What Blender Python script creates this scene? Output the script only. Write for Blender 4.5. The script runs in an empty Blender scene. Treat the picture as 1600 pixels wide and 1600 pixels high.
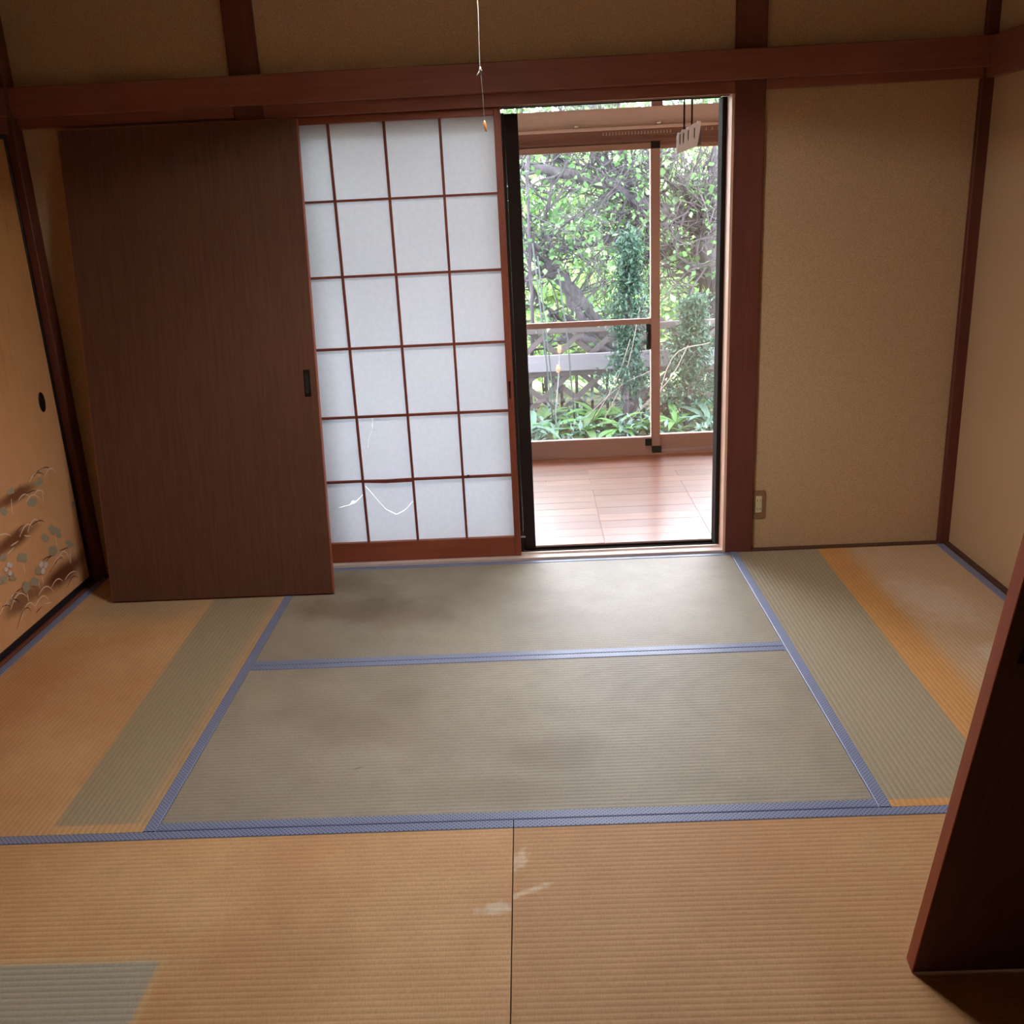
import bpy, bmesh, math, random
import numpy as np
from mathutils import Vector, Matrix
random.seed(7); RNG = np.random.default_rng(7)
scene = bpy.context.scene
COL = scene.collection

# ------------------------------------------------------------------ camera
CP = np.array([1.8463, -3.7506, 1.432]); YAW, PIT, ROL, FPX = -.0266, -.3136, -.05, 1501.0
_f = np.array([math.sin(YAW)*math.cos(PIT), math.cos(YAW)*math.cos(PIT), math.sin(PIT)])
_r = np.array([math.cos(YAW), -math.sin(YAW), 0.0]); _u = np.cross(_r, _f)
_R = math.cos(ROL)*_r + math.sin(ROL)*_u; _U = -math.sin(ROL)*_r + math.cos(ROL)*_u
cam = bpy.data.cameras.new('camera'); cam.sensor_width = 36; cam.lens = FPX/1600*36
cam.clip_start = .02; cam.clip_end = 300
camo = bpy.data.objects.new('camera', cam); COL.objects.link(camo)
M = Matrix(((_R[0], _U[0], -_f[0], CP[0]), (_R[1], _U[1], -_f[1], CP[1]), (_R[2], _U[2], -_f[2], CP[2]), (0, 0, 0, 1)))
camo.matrix_world = M
scene.camera = camo

# ------------------------------------------------------------------ world, light, exposure
SKY = 14.0; LAMP = 114.0
w = bpy.data.worlds.new('overcast_sky'); scene.world = w; w.use_nodes = True
bg = w.node_tree.nodes['Background']; bg.inputs[0].default_value = (.92, .94, 1.08, 1); bg.inputs[1].default_value = SKY
scene.view_settings.view_transform = 'Standard'; scene.view_settings.look = 'None'
scene.view_settings.exposure = 1.0; scene.view_settings.gamma = 1; scene.view_settings.use_curve_mapping = False
cy = scene.cycles
cy.max_bounces = 14; cy.diffuse_bounces = 8; cy.glossy_bounces = 4; cy.transmission_bounces = 8
cy.transparent_max_bounces = 24; cy.use_denoising = True; cy.sample_clamp_indirect = 6
def portal(name, loc, rot, sx, sy):
    l = bpy.data.lights.new(name, 'AREA'); l.shape = 'RECTANGLE'; l.size = sx; l.size_y = sy
    l.cycles.is_portal = True
    o = bpy.data.objects.new(name, l); o.location = loc; o.rotation_euler = rot; COL.objects.link(o)
portal('window_portal', (1.76, 1.80, 1.1), (math.radians(-90), 0, 0), 4.0, 2.3)

# ------------------------------------------------------------------ node helpers
def srgb(*c):
    return tuple((x/255/12.92 if x/255 <= .04045 else ((x/255+.055)/1.055)**2.4) for x in c)
class NT:
    def __init__(s, name):
        s.m = bpy.data.materials.new(name); s.m.use_nodes = True; s.t = s.m.node_tree
        s.t.nodes.clear(); s.out = s.t.nodes.new('ShaderNodeOutputMaterial')
    def put(s, sock, v):
        if isinstance(v, bpy.types.NodeSocket): s.t.links.new(v, sock)
        elif v is not None:
            if sock.type == 'RGBA' and len(v) == 3: v = (*v, 1)
            sock.default_value = v
    def n(s, typ, ins=None, **props):
        nd = s.t.nodes.new('ShaderNode'+typ)
        for k, v in props.items(): setattr(nd, k, v)
        for k, v in (ins or {}).items(): s.put(nd.inputs[k], v)
        return nd
    def math(s, op, a, b=0.0, c=None, clamp=False):
        ins = {0: a, 1: b}
        if c is not None: ins[2] = c
        return s.n('Math', ins, operation=op, use_clamp=clamp).outputs[0]
    def mix(s, f, a, b, mode='MIX'):
        nd = s.t.nodes.new('ShaderNodeMix'); nd.data_type = 'RGBA'; nd.blend_type = mode
        s.put(nd.inputs[0], f); s.put(nd.inputs[6], a); s.put(nd.inputs[7], b); return nd.outputs[2]
    def obj(s): return s.n('TexCoord').outputs['Object']
    def sep(s, v): 
        o = s.n('SeparateXYZ', {0: v}).outputs; return o[0], o[1], o[2]
    def mapp(s, v, sc=(1, 1, 1), loc=(0, 0, 0), rot=(0, 0, 0)):
        return s.n('Mapping', {0: v, 1: loc, 2: rot, 3: sc}).outputs[0]
    def noise(s, v, scale=5, detail=3, rough=.5, dist=0):
        return s.n('TexNoise', {'Vector': v, 'Scale': scale, 'Detail': detail, 'Roughness': rough, 'Distortion': dist}).outputs[0]
    def ramp(s, f, lo, hi, a=0.0, b=1.0):
        return s.n('MapRange', {0: f, 1: lo, 2: hi, 3: a, 4: b}, interpolation_type='SMOOTHSTEP').outputs[0]
    def bump(s, h, strength=.3, dist=.002):
        return s.n('Bump', {'Strength': strength, 'Distance': dist, 'Height': h}).outputs[0]
    def rect(s, x, y, x0, x1, y0, y1, e=.01):
        f = s.ramp(x, x0-e, x0+e); f = s.math('MULTIPLY', f, s.ramp(x, x1-e, x1+e, 1, 0))
        f = s.math('MULTIPLY', f, s.ramp(y, y0-e, y0+e)); return s.math('MULTIPLY', f, s.ramp(y, y1-e, y1+e, 1, 0))
    def blob(s, x, y, cx, cy_, rx, ry, rot=0.0, nz=None, amt=.35):
        dx = s.math('SUBTRACT', x, cx); dy = s.math('SUBTRACT', y, cy_); c, q = math.cos(rot), math.sin(rot)
        a = s.math('ADD', s.math('MULTIPLY', dx, c/rx), s.math('MULTIPLY', dy, q/rx))
        b = s.math('ADD', s.math('MULTIPLY', dx, -q/ry), s.math('MULTIPLY', dy, c/ry))
        d = s.math('SQRT', s.math('ADD', s.math('MULTIPLY', a, a), s.math('MULTIPLY', b, b)))
        if nz is not None: d = s.math('ADD', d, s.math('MULTIPLY', s.math('SUBTRACT', nz, .5), amt*2))
        return s.ramp(d, .25, 1.0, 1, 0)
    def bsdf(s, color, rough=.5, normal=None, spec=.5, **k):
        ins = {'Base Color': color, 'Roughness': rough, 'Specular IOR Level': spec}
        if normal is not None: ins['Normal'] = normal
        ins.update(k)
        nd = s.n('BsdfPrincipled', ins); s.t.links.new(nd.outputs[0], s.out.inputs[0]); return s.m

def wood(name, c1, c2, axis='z', rough=.45, grain=1.0, spec=.4, coat=0.0, var=1.3, bump=.08):
    t = NT(name); v = t.obj()
    sc = {'x': (1.2, 22, 22), 'y': (22, 1.2, 22), 'z': (22, 22, 1.2)}[axis]
    v1 = t.mapp(v, tuple(a*grain for a in sc))
    a = t.noise(v1, 2.2, 5, .6, .6); b = t.noise(t.mapp(v, tuple(x*6*grain for x in sc)), 2.5, 3, .6)
    f = t.ramp(t.math('ADD', t.math('MULTIPLY', a, .7), t.math('MULTIPLY', b, .3)), .5-.25*var*1.2, .5+.25*var*1.2)
    c = t.mix(f, c1, c2)
    return t.bsdf(c, rough, t.bump(b, bump, .001), spec, **({'Coat Weight': coat, 'Coat Roughness': .12} if coat else {}))

def plaster(name, c1, c2):
    t = NT(name); v = t.obj()
    n1 = t.noise(v, 400, 3, .7); n2 = t.noise(v, 3, 3, .5)
    c = t.mix(t.ramp(n1, .35, .65), c1, c2); c = t.mix(t.math('MULTIPLY', t.ramp(n2, .4, .7), .18), c, tuple(x*.8 for x in c2))
    return t.bsdf(c, .95, t.bump(n1, .35, .0015), .15)

def plain(name, col, rough=.5, metal=0.0, spec=.5):
    t = NT(name); n = t.noise(t.obj(), 60, 3)
    return t.bsdf(t.mix(t.math('MULTIPLY', n, .25), col, tuple(x*.7 for x in col)), rough, None, spec, **{'Metallic': metal})

def glass(name, tint=(.97, .985, .975), refl=.07):
    t = NT(name)
    fr = t.n('Fresnel', {'IOR': 1.5}).outputs[0]
    a = t.n('BsdfTransparent', {0: tint}).outputs[0]; b = t.n('BsdfGlossy', {'Color': (1, 1, 1), 'Roughness': .01}).outputs[0]
    haze_film = t.n('BsdfDiffuse', {'Color': (.8, .85, .85)}).outputs[0]  # pale diffuse film, paints the milky haze over the panes
    m = t.n('MixShader', {0: t.math('MULTIPLY', fr, 1.2), 1: a, 2: b}).outputs[0]
    m = t.n('MixShader', {0: t.math('MULTIPLY', t.ramp(t.noise(t.obj(), 3, 4), .3, .8), refl), 1: m, 2: haze_film}).outputs[0]
    t.t.links.new(m, t.out.inputs[0]); return t.m

def leafmat(name, cols, trans=.45, rough=.6):
    t = NT(name); r = t.n('NewGeometry').outputs['Random Per Island']
    c = t.mix(t.ramp(r, 0, .55), cols[0], cols[1]); c = t.mix(t.ramp(r, .6, 1), c, cols[2])
    n = t.noise(t.obj(), 40, 2); c = t.mix(t.math('MULTIPLY', n, .35), c, tuple(x*.5 for x in cols[0]))
    d = t.n('BsdfPrincipled', {'Base Color': c, 'Roughness': rough, 'Specular IOR Level': .3}).outputs[0]
    tr = t.n('BsdfTranslucent', {'Color': c}).outputs[0]
    t.t.links.new(t.n('MixShader', {0: trans, 1: d, 2: tr}).outputs[0], t.out.inputs[0]); return t.m

# ------------------------------------------------------------------ mesh helpers
def at(u, v, Y):
    d = _f + _R*(u-800)/FPX - _U*(v-800)/FPX; k = (Y-CP[1])/d[1]; p = CP + k*d; return Vector(p)
def atx(u, v, X):
    d = _f + _R*(u-800)/FPX - _U*(v-800)/FPX; k = (X-CP[0])/d[0]; p = CP + k*d; return Vector(p)

class MB:
    def __init__(s): s.v = []; s.f = []
    def add(s, vs, fs):
        o = len(s.v); s.v += [tuple(p) for p in vs]; s.f += [tuple(i+o for i in f) for f in fs]; return s
    def box(s, x0, x1, y0, y1, z0, z1, b=0.0):
        if b <= 0:
            return s.add([(x0, y0, z0), (x1, y0, z0), (x1, y1, z0), (x0, y1, z0), (x0, y0, z1), (x1, y0, z1), (x1, y1, z1), (x0, y1, z1)],
                         [(0, 3, 2, 1), (4, 5, 6, 7), (0, 1, 5, 4), (1, 2, 6, 5), (2, 3, 7, 6), (3, 0, 4, 7)])
        b = min(b, .45*min(x1-x0, y1-y0, z1-z0))
        bm = bmesh.new(); bmesh.ops.create_cube(bm, size=1)
        for q in bm.verts: q.co = ((x0+x1)/2+q.co.x*(x1-x0), (y0+y1)/2+q.co.y*(y1-y0), (z0+z1)/2+q.co.z*(z1-z0))
        bmesh.ops.bevel(bm, geom=bm.edges[:], offset=b, segments=1, affect='EDGES')
        bm.verts.index_update()
        s.add([q.co.copy() for q in bm.verts], [[q.index for q in f.verts] for f in bm.faces]); bm.free(); return s
    def tube(s, pts, rad, n=8, caps=True):
        pts = [Vector(p) for p in pts]; rings = []
        if not hasattr(rad, '__len__'): rad = [rad]*len(pts)
        vs = []; ref = None
        for i, p in enumerate(pts):
            t = (pts[min(i+1, len(pts)-1)]-pts[max(i-1, 0)]).normalized()
            if ref is None: ref = t.orthogonal().normalized()
            ref = (ref - t*ref.dot(t)).normalized(); bn = t.cross(ref)
            for k in range(n):
                a = 2*math.pi*k/n; vs.append(p + (ref*math.cos(a)+bn*math.sin(a))*rad[i])
        fs = [(i*n+k, i*n+(k+1) % n, (i+1)*n+(k+1) % n, (i+1)*n+k) for i in range(len(pts)-1) for k in range(n)]
        if caps: fs += [tuple(range(n-1, -1, -1)), tuple((len(pts)-1)*n+k for k in range(n))]
        return s.add(vs, fs)
    def prism(s, poly, axis, a, b):
        """extrude a 2d polygon along axis ('x','y','z') from a to b"""
        def P(q, c): return {'x': (c, q[0], q[1]), 'y': (q[0], c, q[1]), 'z': (q[0], q[1], c)}[axis]
        n = len(poly); vs = [P(q, a) for q in poly]+[P(q, b) for q in poly]
        return s.add(vs, [tuple(range(n)), tuple(range(2*n-1, n-1, -1))]+[(i, i+n, (i+1) % n+n, (i+1) % n) for i in range(n)])
    def mesh(s, name, mat, smooth=False):
        me = bpy.data.meshes.new(name); me.from_pydata(s.v, [], s.f); me.materials.append(mat)
        bm = bmesh.new(); bm.from_mesh(me); bmesh.ops.recalc_face_normals(bm, faces=bm.faces[:]); bm.to_mesh(me); bm.free()
        if smooth: me.polygons.foreach_set('use_smooth', [True]*len(me.polygons))
        return me
    def build(s, name, mat, parent=None, smooth=False, loc=None, recalc=True):
        o = bpy.data.objects.new(name, s.mesh(name, mat, smooth)); COL.objects.link(o)
        if parent is not None: o.parent = parent
        if loc is not None: o.location = loc
        return o
def B(x0, x1, y0, y1, z0, z1, b=0.0): return MB().box(x0, x1, y0, y1, z0, z1, b)
def tag(o, label=None, cat=None, group=None, kind=None):
    if label: o['label'] = label
    if cat: o['category'] = cat
    if group: o['group'] = group
    if kind: o['kind'] = kind
    return o
def empty(name, loc=(0, 0, 0), rot=(0, 0, 0)):
    o = bpy.data.objects.new(name, None); o.location = loc; o.rotation_euler = rot; o.empty_display_size = .1; COL.objects.link(o); return o
def struct(name, mb, mat, label=None, parent=None, smooth=False):
    o = mb.build(name, mat, parent, smooth)
    if parent is None: tag(o, label, kind='structure')
    elif label: o['label'] = label
    return o
def link_mesh(name, me, parent, loc=(0, 0, 0), rot=(0, 0, 0)):
    o = bpy.data.objects.new(name, me); o.location = loc; o.rotation_euler = rot; o.parent = parent; COL.objects.link(o); return o

# ------------------------------------------------------------------ materials
RED1, RED2 = srgb(88, 44, 34), srgb(114, 62, 48)
W_POST = wood('post_wood', RED1, RED2, 'z', .5); W_RAILX = wood('rail_wood_x', srgb(128, 72, 56), srgb(154, 94, 74), 'x', .5); W_RAILY = wood('rail_wood_y', srgb(120, 66, 50), srgb(146, 86, 68), 'y', .5)
W_SHOJI = wood('shoji_frame_wood', srgb(112, 52, 34), srgb(150, 80, 54), 'z', .5); W_SHOJIX = wood('shoji_rail_wood', srgb(122, 60, 40), srgb(160, 88, 58), 'x', .5)
W_KUMI = wood('shoji_muntin_wood', srgb(112, 50, 36), srgb(140, 68, 48), 'z', .6)
W_JAMB_LIT = wood('jamb_lit_wood', srgb(220, 172, 146), srgb(236, 194, 168), 'z', .5)  # pale colour paints the veranda light on the post side
W_SILL = wood('sill_wood', srgb(206, 182, 172), srgb(238, 222, 214), 'x', .55, 1.0, var=1.2)
W_DOOR = wood('plywood_door', srgb(80, 50, 37), srgb(106, 71, 54), 'z', .55, 2.2, .3, var=1.1)
W_EDGE = wood('door_edge_wood', srgb(140, 68, 42), srgb(168, 86, 54), 'z', .5)
W_CEIL = wood('ceiling_board', srgb(120, 90, 60), srgb(150, 115, 80), 'x', .6)
WALL = plaster('sand_plaster', srgb(170, 140, 104), srgb(220, 190, 152))
W_STRIP = wood('aged_strip_wood', srgb(72, 46, 34), srgb(96, 64, 48), 'x', .6)
BROWN_AL = plain('brown_aluminium', srgb(162, 126, 114), .45, .0)
DARK_AL = plain('dark_bronze_aluminium', srgb(46, 36, 32), .8, .0, .08)
BLACK_LAC = plain('black_lacquer', srgb(26, 18, 18), .3)
METAL_D = plain('dark_metal', srgb(58, 50, 44), .35, .8)
CHROME = plain('bright_metal', srgb(200, 200, 205), .25, .9)
GLASS = glass('window_glass')
IVORY = plain('ivory_plastic', srgb(222, 208, 170), .4)
PLATE = plain('beige_plastic_plate', srgb(146, 108, 76), .45)
BLACK = plain('black_slot', srgb(18, 16, 14), .6)

# paper
t = NT('shoji_paper'); v = t.obj(); n1 = t.noise(t.mapp(v, (1, 1, 1)), 55, 4, .65)
c = t.mix(t.ramp(n1, .3, .7), (.76, .77, .86), (.80, .81, .90))
t.t.links.new(t.n('MixShader', {0: .22, 1: t.n('BsdfDiffuse', {'Color': c}).outputs[0], 2: t.n('BsdfTranslucent', {'Color': c}).outputs[0]}).outputs[0], t.out.inputs[0])
PAPER = t.m

# border cloth (heri)
t = NT('border_cloth'); x, y, z = t.sep(t.obj())
pu = t.math('MULTIPLY', x, 1/.0115); pv = t.math('MULTIPLY', y, 1/.0115)
def cell(u, v_):
    a = t.math('ABSOLUTE', t.math('SUBTRACT', t.math('FRACT', u), .5)); b = t.math('ABSOLUTE', t.math('SUBTRACT', t.math('FRACT', v_), .5))
    return t.math('ADD', a, b)
d1 = t.ramp(cell(pu, pv), .20, .26, 1, 0); d2 = t.ramp(cell(t.math('ADD', pu, .5), t.math('ADD', pv, .5)), .20, .26, 1, 0)
dm = t.math('MAXIMUM', d1, d2)
c = t.mix(dm, srgb(128, 140, 178), srgb(38, 42, 62))
HERI = t.bsdf(c, .45, t.bump(t.noise(t.obj(), 900, 2), .3, .0006), .5, **{'Sheen Weight': .3})

# tatami rush
def tatami(name, ca, cb, along, feats=None, rough=.62, spec=.35):
    t = NT(name); v = t.obj(); x, y, z = t.sep(v)
    st = (330, 66, 1) if along == 'x' else (66, 330, 1)
    fine = t.noise(t.mapp(v, st), 1.0, 4, .7)
    big = t.noise(v, 2.2, 4, .6); mid = t.noise(v, 14, 4, .6)
    c = t.mix(t.ramp(big, .3, .7), ca, cb)
    c = t.mix(t.math('MULTIPLY', t.ramp(mid, .45, .75), .18), c, tuple(q*.72 for q in ca))
    if feats: c = feats(t, c, x, y, big, mid, v)
    c = t.mix(t.math('MULTIPLY', t.ramp(fine, .35, .7), .42), c, t.mix(1.0, c, (.62, .58, .5), 'MULTIPLY'))
    return t.bsdf(c, rough, t.bump(fine, .5, .0008), spec)

# ------------------------------------------------------------------ room shell
X0, X1, ZC = 0.0, 3.52, 2.42
struct('floor', B(-.2, 3.7, -7.0, .02, -.16, -.055), plain('subfloor', srgb(70, 58, 46), .9), 'dark subfloor under the straw mats')
struct('wall_back', MB().box(.0, .81, .022, .10, -.05, 2.5).box(2.73, 3.52, .022, .10, -.05, 2.5).box(.81, 2.73, .022, .10, 1.88, 2.5), WALL,
       'olive brown sand-plaster back wall around the garden opening')
struct('wall_right', B(3.54, 3.62, -2.7, .1, -.05, 2.5), WALL, 'olive brown sand-plaster wall on the right')
struct('wall_left', MB().box(-.10, -.02, -2.7, .1, 1.88, 2.5).box(-.14, -.10, -2.7, .1, -.05, 1.9), WALL, 'plaster wall band above the painted sliding doors')
struct('ceiling', B(-.2, 3.7, -7.0, .1, ZC, ZC+.05), W_CEIL, 'wooden board ceiling')
# posts
struct('trim_1', B(2.622, 2.732, 0, .105, -.05, 2.5, .003), W_POST, 'reddish brown post right of the garden opening')
struct('trim_2', B(.81, .918, 0, .105, -.05, 2.5, .003), W_POST, 'reddish brown post behind the leaning door by the shoji')
struct('trim_3', B(3.497, 3.60, -.002, .105, -.05, 2.5, .003), W_POST, 'reddish brown corner post where right and back walls meet')
struct('trim_4', B(-.10, .017, -.045, .105, -.05, 2.5, .003), W_POST, 'reddish brown corner post beside the painted sliding door')
# nageshi and kamoi
struct('trim_5', B(-.02, 3.54, -.032, .03, 1.80, 1.90, .003), W_RAILX, 'reddish brown picture rail along the back wall')
struct('trim_6', MB().box(.918, 2.622, .002, .032, 1.757, 1.802, .002).box(.918, 2.622, .070, .082, 1.757, 1.802).box(.918, 2.622, .03, .07, 1.775, 1.802), W_RAILX, 'grooved wooden head track over the shoji')
struct('trim_7', MB().box(.017, .81, -.004, .03, 1.762, 1.802, .002), W_RAILX, 'wooden rail under the picture rail by the left corner')
struct('trim_8', MB().box(2.732, 3.497, -.004, .03, 1.766, 1.802, .002), W_RAILX, 'wooden rail under the picture rail on the right plaster panel')
struct('trim_9', B(3.508, 3.56, -2.7, -.002, 1.765, 1.90, .003), W_RAILY, 'reddish brown picture rail along the right wall')
struct('trim_10', MB().box(-.06, .012, -2.7, -.045, 1.80, 1.90, .003).box(-.075, .0, -2.7, -.045, 1.745, 1.80), W_RAILY, 'reddish brown head rail over the painted sliding doors')
# mat-edge strips
struct('baseboard_back', B(2.732, 3.50, .0, .03, -.05, .008, .002), W_STRIP, 'thin wooden strip between mat and right plaster panel')
struct('baseboard_back_left', B(.017, .81, .0, .03, -.05, .008, .002), W_STRIP, 'thin wooden strip between mat and wall behind the leaning door')
struct('baseboard_right', B(3.522, 3.545, -2.7, -.004, -.05, .010, .002), W_STRIP, 'thin wooden strip between mat and right wall')
# left shikii track
struct('trim_11', MB().box(-.10, -.002, -2.7, -.045, -.05, .006, .002), W_RAILY, 'dark wooden floor track under the painted sliding doors')
# garden-side sill with grooves
sill = MB()
for a, b, zt in ((.003, .034, .010), (.034, .066, .004), (.066, .078, .010), (.078, .088, .004)):
    sill.box(.918, 2.622, a, b, -.05, zt)
struct('trim_12', sill, W_SILL, 'pale worn grooved wooden sill under the shoji')
struct('trim_13', B(2.612, 2.6215, .002, .088, .004, 1.757), W_JAMB_LIT, 'wooden jamb on the inner side of the right post, veranda light painted in as pale')
# near side header and rear room
struct('trim_14', MB().box(-.1, 3.62, -2.78, -2.71, 1.755, 1.92, .003), W_RAILX, 'wooden header between this room and the room behind')
struct('wall_near', B(-.1, 3.62, -2.78, -2.71, 1.92, 2.5), WALL, 'plaster band over the opening to the room behind')
struct('trim_15', B(-.1, 3.62, -2.78, -2.645, -.05, .004), W_RAILX, 'wooden threshold between the two rooms')
struct('wall_rear', B(-.2, 3.7, -7.0, -6.9, -.05, 2.5), WALL, 'plaster wall at the back of the room behind')
struct('wall_rear_right', B(3.6, 3.7, -7.0, -2.71, -.05, 2.5), WALL, 'right plaster wall of the room behind')
struct('wall_rear_left', B(-.2, -.1, -7.0, -2.71, -.05, 2.5), WALL, 'left plaster wall of the room behind')
struct('floor_rear', B(-.1, 3.6, -6.9, -2.78, -.05, 0), plain('rear_straw', srgb(190, 156, 110), .8), 'straw floor of the room behind')

# ------------------------------------------------------------------ tatami mats
G = .0012
def mat_thing(x0, y0, lx, ly, along, mat, label, amp=.0014, heri='both'):
    root = empty('tatami_mat', (x0, y0, 0)); tag(root, label, 'tatami mat', 'tatami mats')
    hw = .031
    # corrugated rush top
    W_ = ly if along == 'x' else lx; L_ = lx if along == 'x' else ly
    nr = 58; seg = 6; prof = []
    for i in range(nr*seg+1):
        tt = i/seg; fr = tt-math.floor(tt); h = amp*(abs(math.sin(math.pi*fr))**.55-1)
        prof.append((G+(W_-2*G)*i/(nr*seg), h))
    vs = []; fs = []
    for s_ in (G, L_-G):
        for p, h in prof: vs.append((s_, p, h) if along == 'x' else (p, s_, h))
    n = len(prof)
    for i in range(n-1): fs.append((i, i+1, n+i+1, n+i) if along == 'y' else (i, n+i, n+i+1, i+1))
    me = MB().add(vs, fs)
    o = me.build('rush_surface', mat, root, True)
    B(G, lx-G, G, ly-G, -.054, -.004).build('mat_core', STRAW_CORE, root)
    def hs(p0):
        q = .0016
        pr = [(p0+.0, -.006), (p0, .0004), (p0+.002, q), (p0+hw-.002, q), (p0+hw, .0004), (p0+hw, -.006)]
        m_ = MB()
        if along == 'x': m_.prism(pr, 'x', G, lx-G)
        else: m_.add(*[([(a, G, h) for a, h in pr]+[(a, ly-G, h) for a, h in pr]), [tuple(range(6)), tuple(range(11, 5, -1))]+[(i, i+6, (i+1) % 6+6, (i+1) % 6) for i in range(6)]])
        m_.build('border_cloth', HERI, root)
    hs(G); hs(W_-hw-G)
    return root
STRAW_CORE = plain('straw_core', srgb(120, 96, 62), .9)

ORA, ORB = srgb(202, 156, 108), srgb(214, 174, 124)       # yellowed rush
GRA, GRB = srgb(154, 145, 128), srgb(170, 161, 143)       # greyer centre rush
OLI = srgb(168, 154, 126)                                 # unfaded olive rush

def f_left(t, c, x, y, big, mid, v):          # mat-local coordinates, y 0 near .. 1.76 at back wall
    xs = t.math('ADD', x, t.math('MULTIPLY', y, .03))
    m_ = t.math('MULTIPLY', t.rect(xs, y, .612, 2.0, .035, 1.9, .007), t.ramp(x, .79, .85, 1, .35))
    c = t.mix(m_, c, OLI)
    m2 = t.rect(x, y, .10, .55, 1.30, 1.9, .10); c = t.mix(t.math('MULTIPLY', m2, .85), c, srgb(184, 162, 126))  # paler back zone paints a soft shadow and reflection gradient
    m3 = t.blob(x, y, .12, .55, .28, .8, 0, big, .4); c = t.mix(t.math('MULTIPLY', m3, .45), c, srgb(176, 118, 74))
    return c
def f_right(t, c, x, y, big, mid, v):
    xs = t.math('ADD', x, t.math('MULTIPLY', y, -.02))
    c = t.mix(t.ramp(x, .42, .54), c, srgb(208, 178, 144))
    m_ = t.rect(xs, y, -.1, .325, .03, 1.9, .006); c = t.mix(m_, c, srgb(166, 154, 128))
    w1 = t.blob(x, y, .66, .78, .14, .10, .5, t.noise(v, 25, 4), .5); c = t.mix(t.math('MULTIPLY', w1, .8), c, srgb(224, 208, 188))
    w2 = t.blob(x, y, .62, 1.2, .17, .34, .2, t.noise(v, 18, 4), .5); c = t.mix(t.math('MULTIPLY', w2, .7), c, srgb(226, 206, 184))
    return c
def f_front_left(t, c, x, y, big, mid, v):
    m_ = t.rect(x, y, -1, 1.045, -1, .452, .006); edge = t.rect(x, y, -1, 1.06, -1, .468, .006)
    c = t.mix(t.math('MULTIPLY', edge, .5), c, srgb(206, 182, 138)); c = t.mix(m_, c, srgb(172, 166, 148))
    w1 = t.blob(x, y, 1.725, .575, .055, .026, .15, t.noise(v, 45, 4), .7); c = t.mix(t.math('MULTIPLY', w1, .8), c, srgb(226, 208, 184))
    b1 = t.blob(x, y, 1.25, .42, .28, .2, 0, big, .5); c = t.mix(t.math('MULTIPLY', b1, .35), c, srgb(172, 122, 78))
    return c
def f_front_right(t, c, x, y, big, mid, v):
    w1 = t.blob(x, y, .035, .625, .08, .012, .45, t.noise(v, 45, 4), .7); c = t.mix(t.math('MULTIPLY', w1, .7), c, srgb(226, 206, 178))
    w2 = t.blob(x, y, .012, .73, .025, .05, -.3, t.noise(v, 60, 4), .8); c = t.mix(t.math('MULTIPLY', w2, .7), c, srgb(222, 202, 172))
    return c
def f_centre_back(t, c, x, y, big, mid, v):
    for cx, cy_, rx, ry, k in ((.25, .45, .30, .16, .7), (.45, .40, .28, .2, .5), (.10, .72, .35, .16, .6), (.30, .62, .22, .12, .5), (.75, .55, .2, .2, .2)):
        c = t.mix(t.math('MULTIPLY', t.blob(x, y, cx, cy_, rx, ry, 0, t.noise(v, 7, 5, .65), .6), k), c, srgb(112, 94, 72))
    return c
def f_centre_front(t, c, x, y, big, mid, v):
    for cx, cy_, rx, ry, k in ((.45, .45, .22, .16, .35), (.52, .62, .14, .1, .3), (.25, .55, .15, .15, .3), (.98, .30, .16, .14, .4), (.85, .12, .3, .1, .3)):
        c = t.mix(t.math('MULTIPLY', t.blob(x, y, cx, cy_, rx, ry, 0, t.noise(v, 7, 5, .65), .6), k), c, srgb(122, 106, 84))
    c = t.mix(t.math('MULTIPLY', t.blob(x, y, .46, .25, .022, .004, .5), .8), c, srgb(110, 100, 92))
    return c
mat_thing(0, -1.76, .88, 1.76, 'y', tatami('rush_left', ORA, ORB, 'y', f_left), 'yellowed tatami mat along the painted doors with an olive unfaded strip', .0010)
mat_thing(2.64, -1.76, .88, 1.76, 'y', tatami('rush_right', srgb(214, 160, 96), srgb(206, 152, 94), 'y', f_right), 'tatami mat along the right wall, half olive and half orange with white wear', .0010)
mat_thing(.88, -.88, 1.76, .88, 'x', tatami('rush_centre_back', GRA, GRB, 'x', f_centre_back, .58, .45), 'pale grey centre tatami mat right at the shoji sill, brown smudges at left', .0005)
mat_thing(.88, -1.76, 1.76, .88, 'x', tatami('rush_centre_front', GRA, GRB, 'x', f_centre_front, .58, .4), 'pale grey centre tatami mat between two blue horizontal borders', .0007)
mat_thing(0, -2.64, 1.76, .88, 'x', tatami('rush_front_left', ORA, ORB, 'x', f_front_left), 'orange tatami mat nearest the viewer with a grey-green rectangular patch', .0008)
mat_thing(1.76, -2.64, 1.76, .88, 'x', tatami('rush_front_right', srgb(188, 142, 96), srgb(198, 156, 108), 'x', f_front_right), 'orange tatami mat nearest the viewer under the leaning door at right', .0008)

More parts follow.
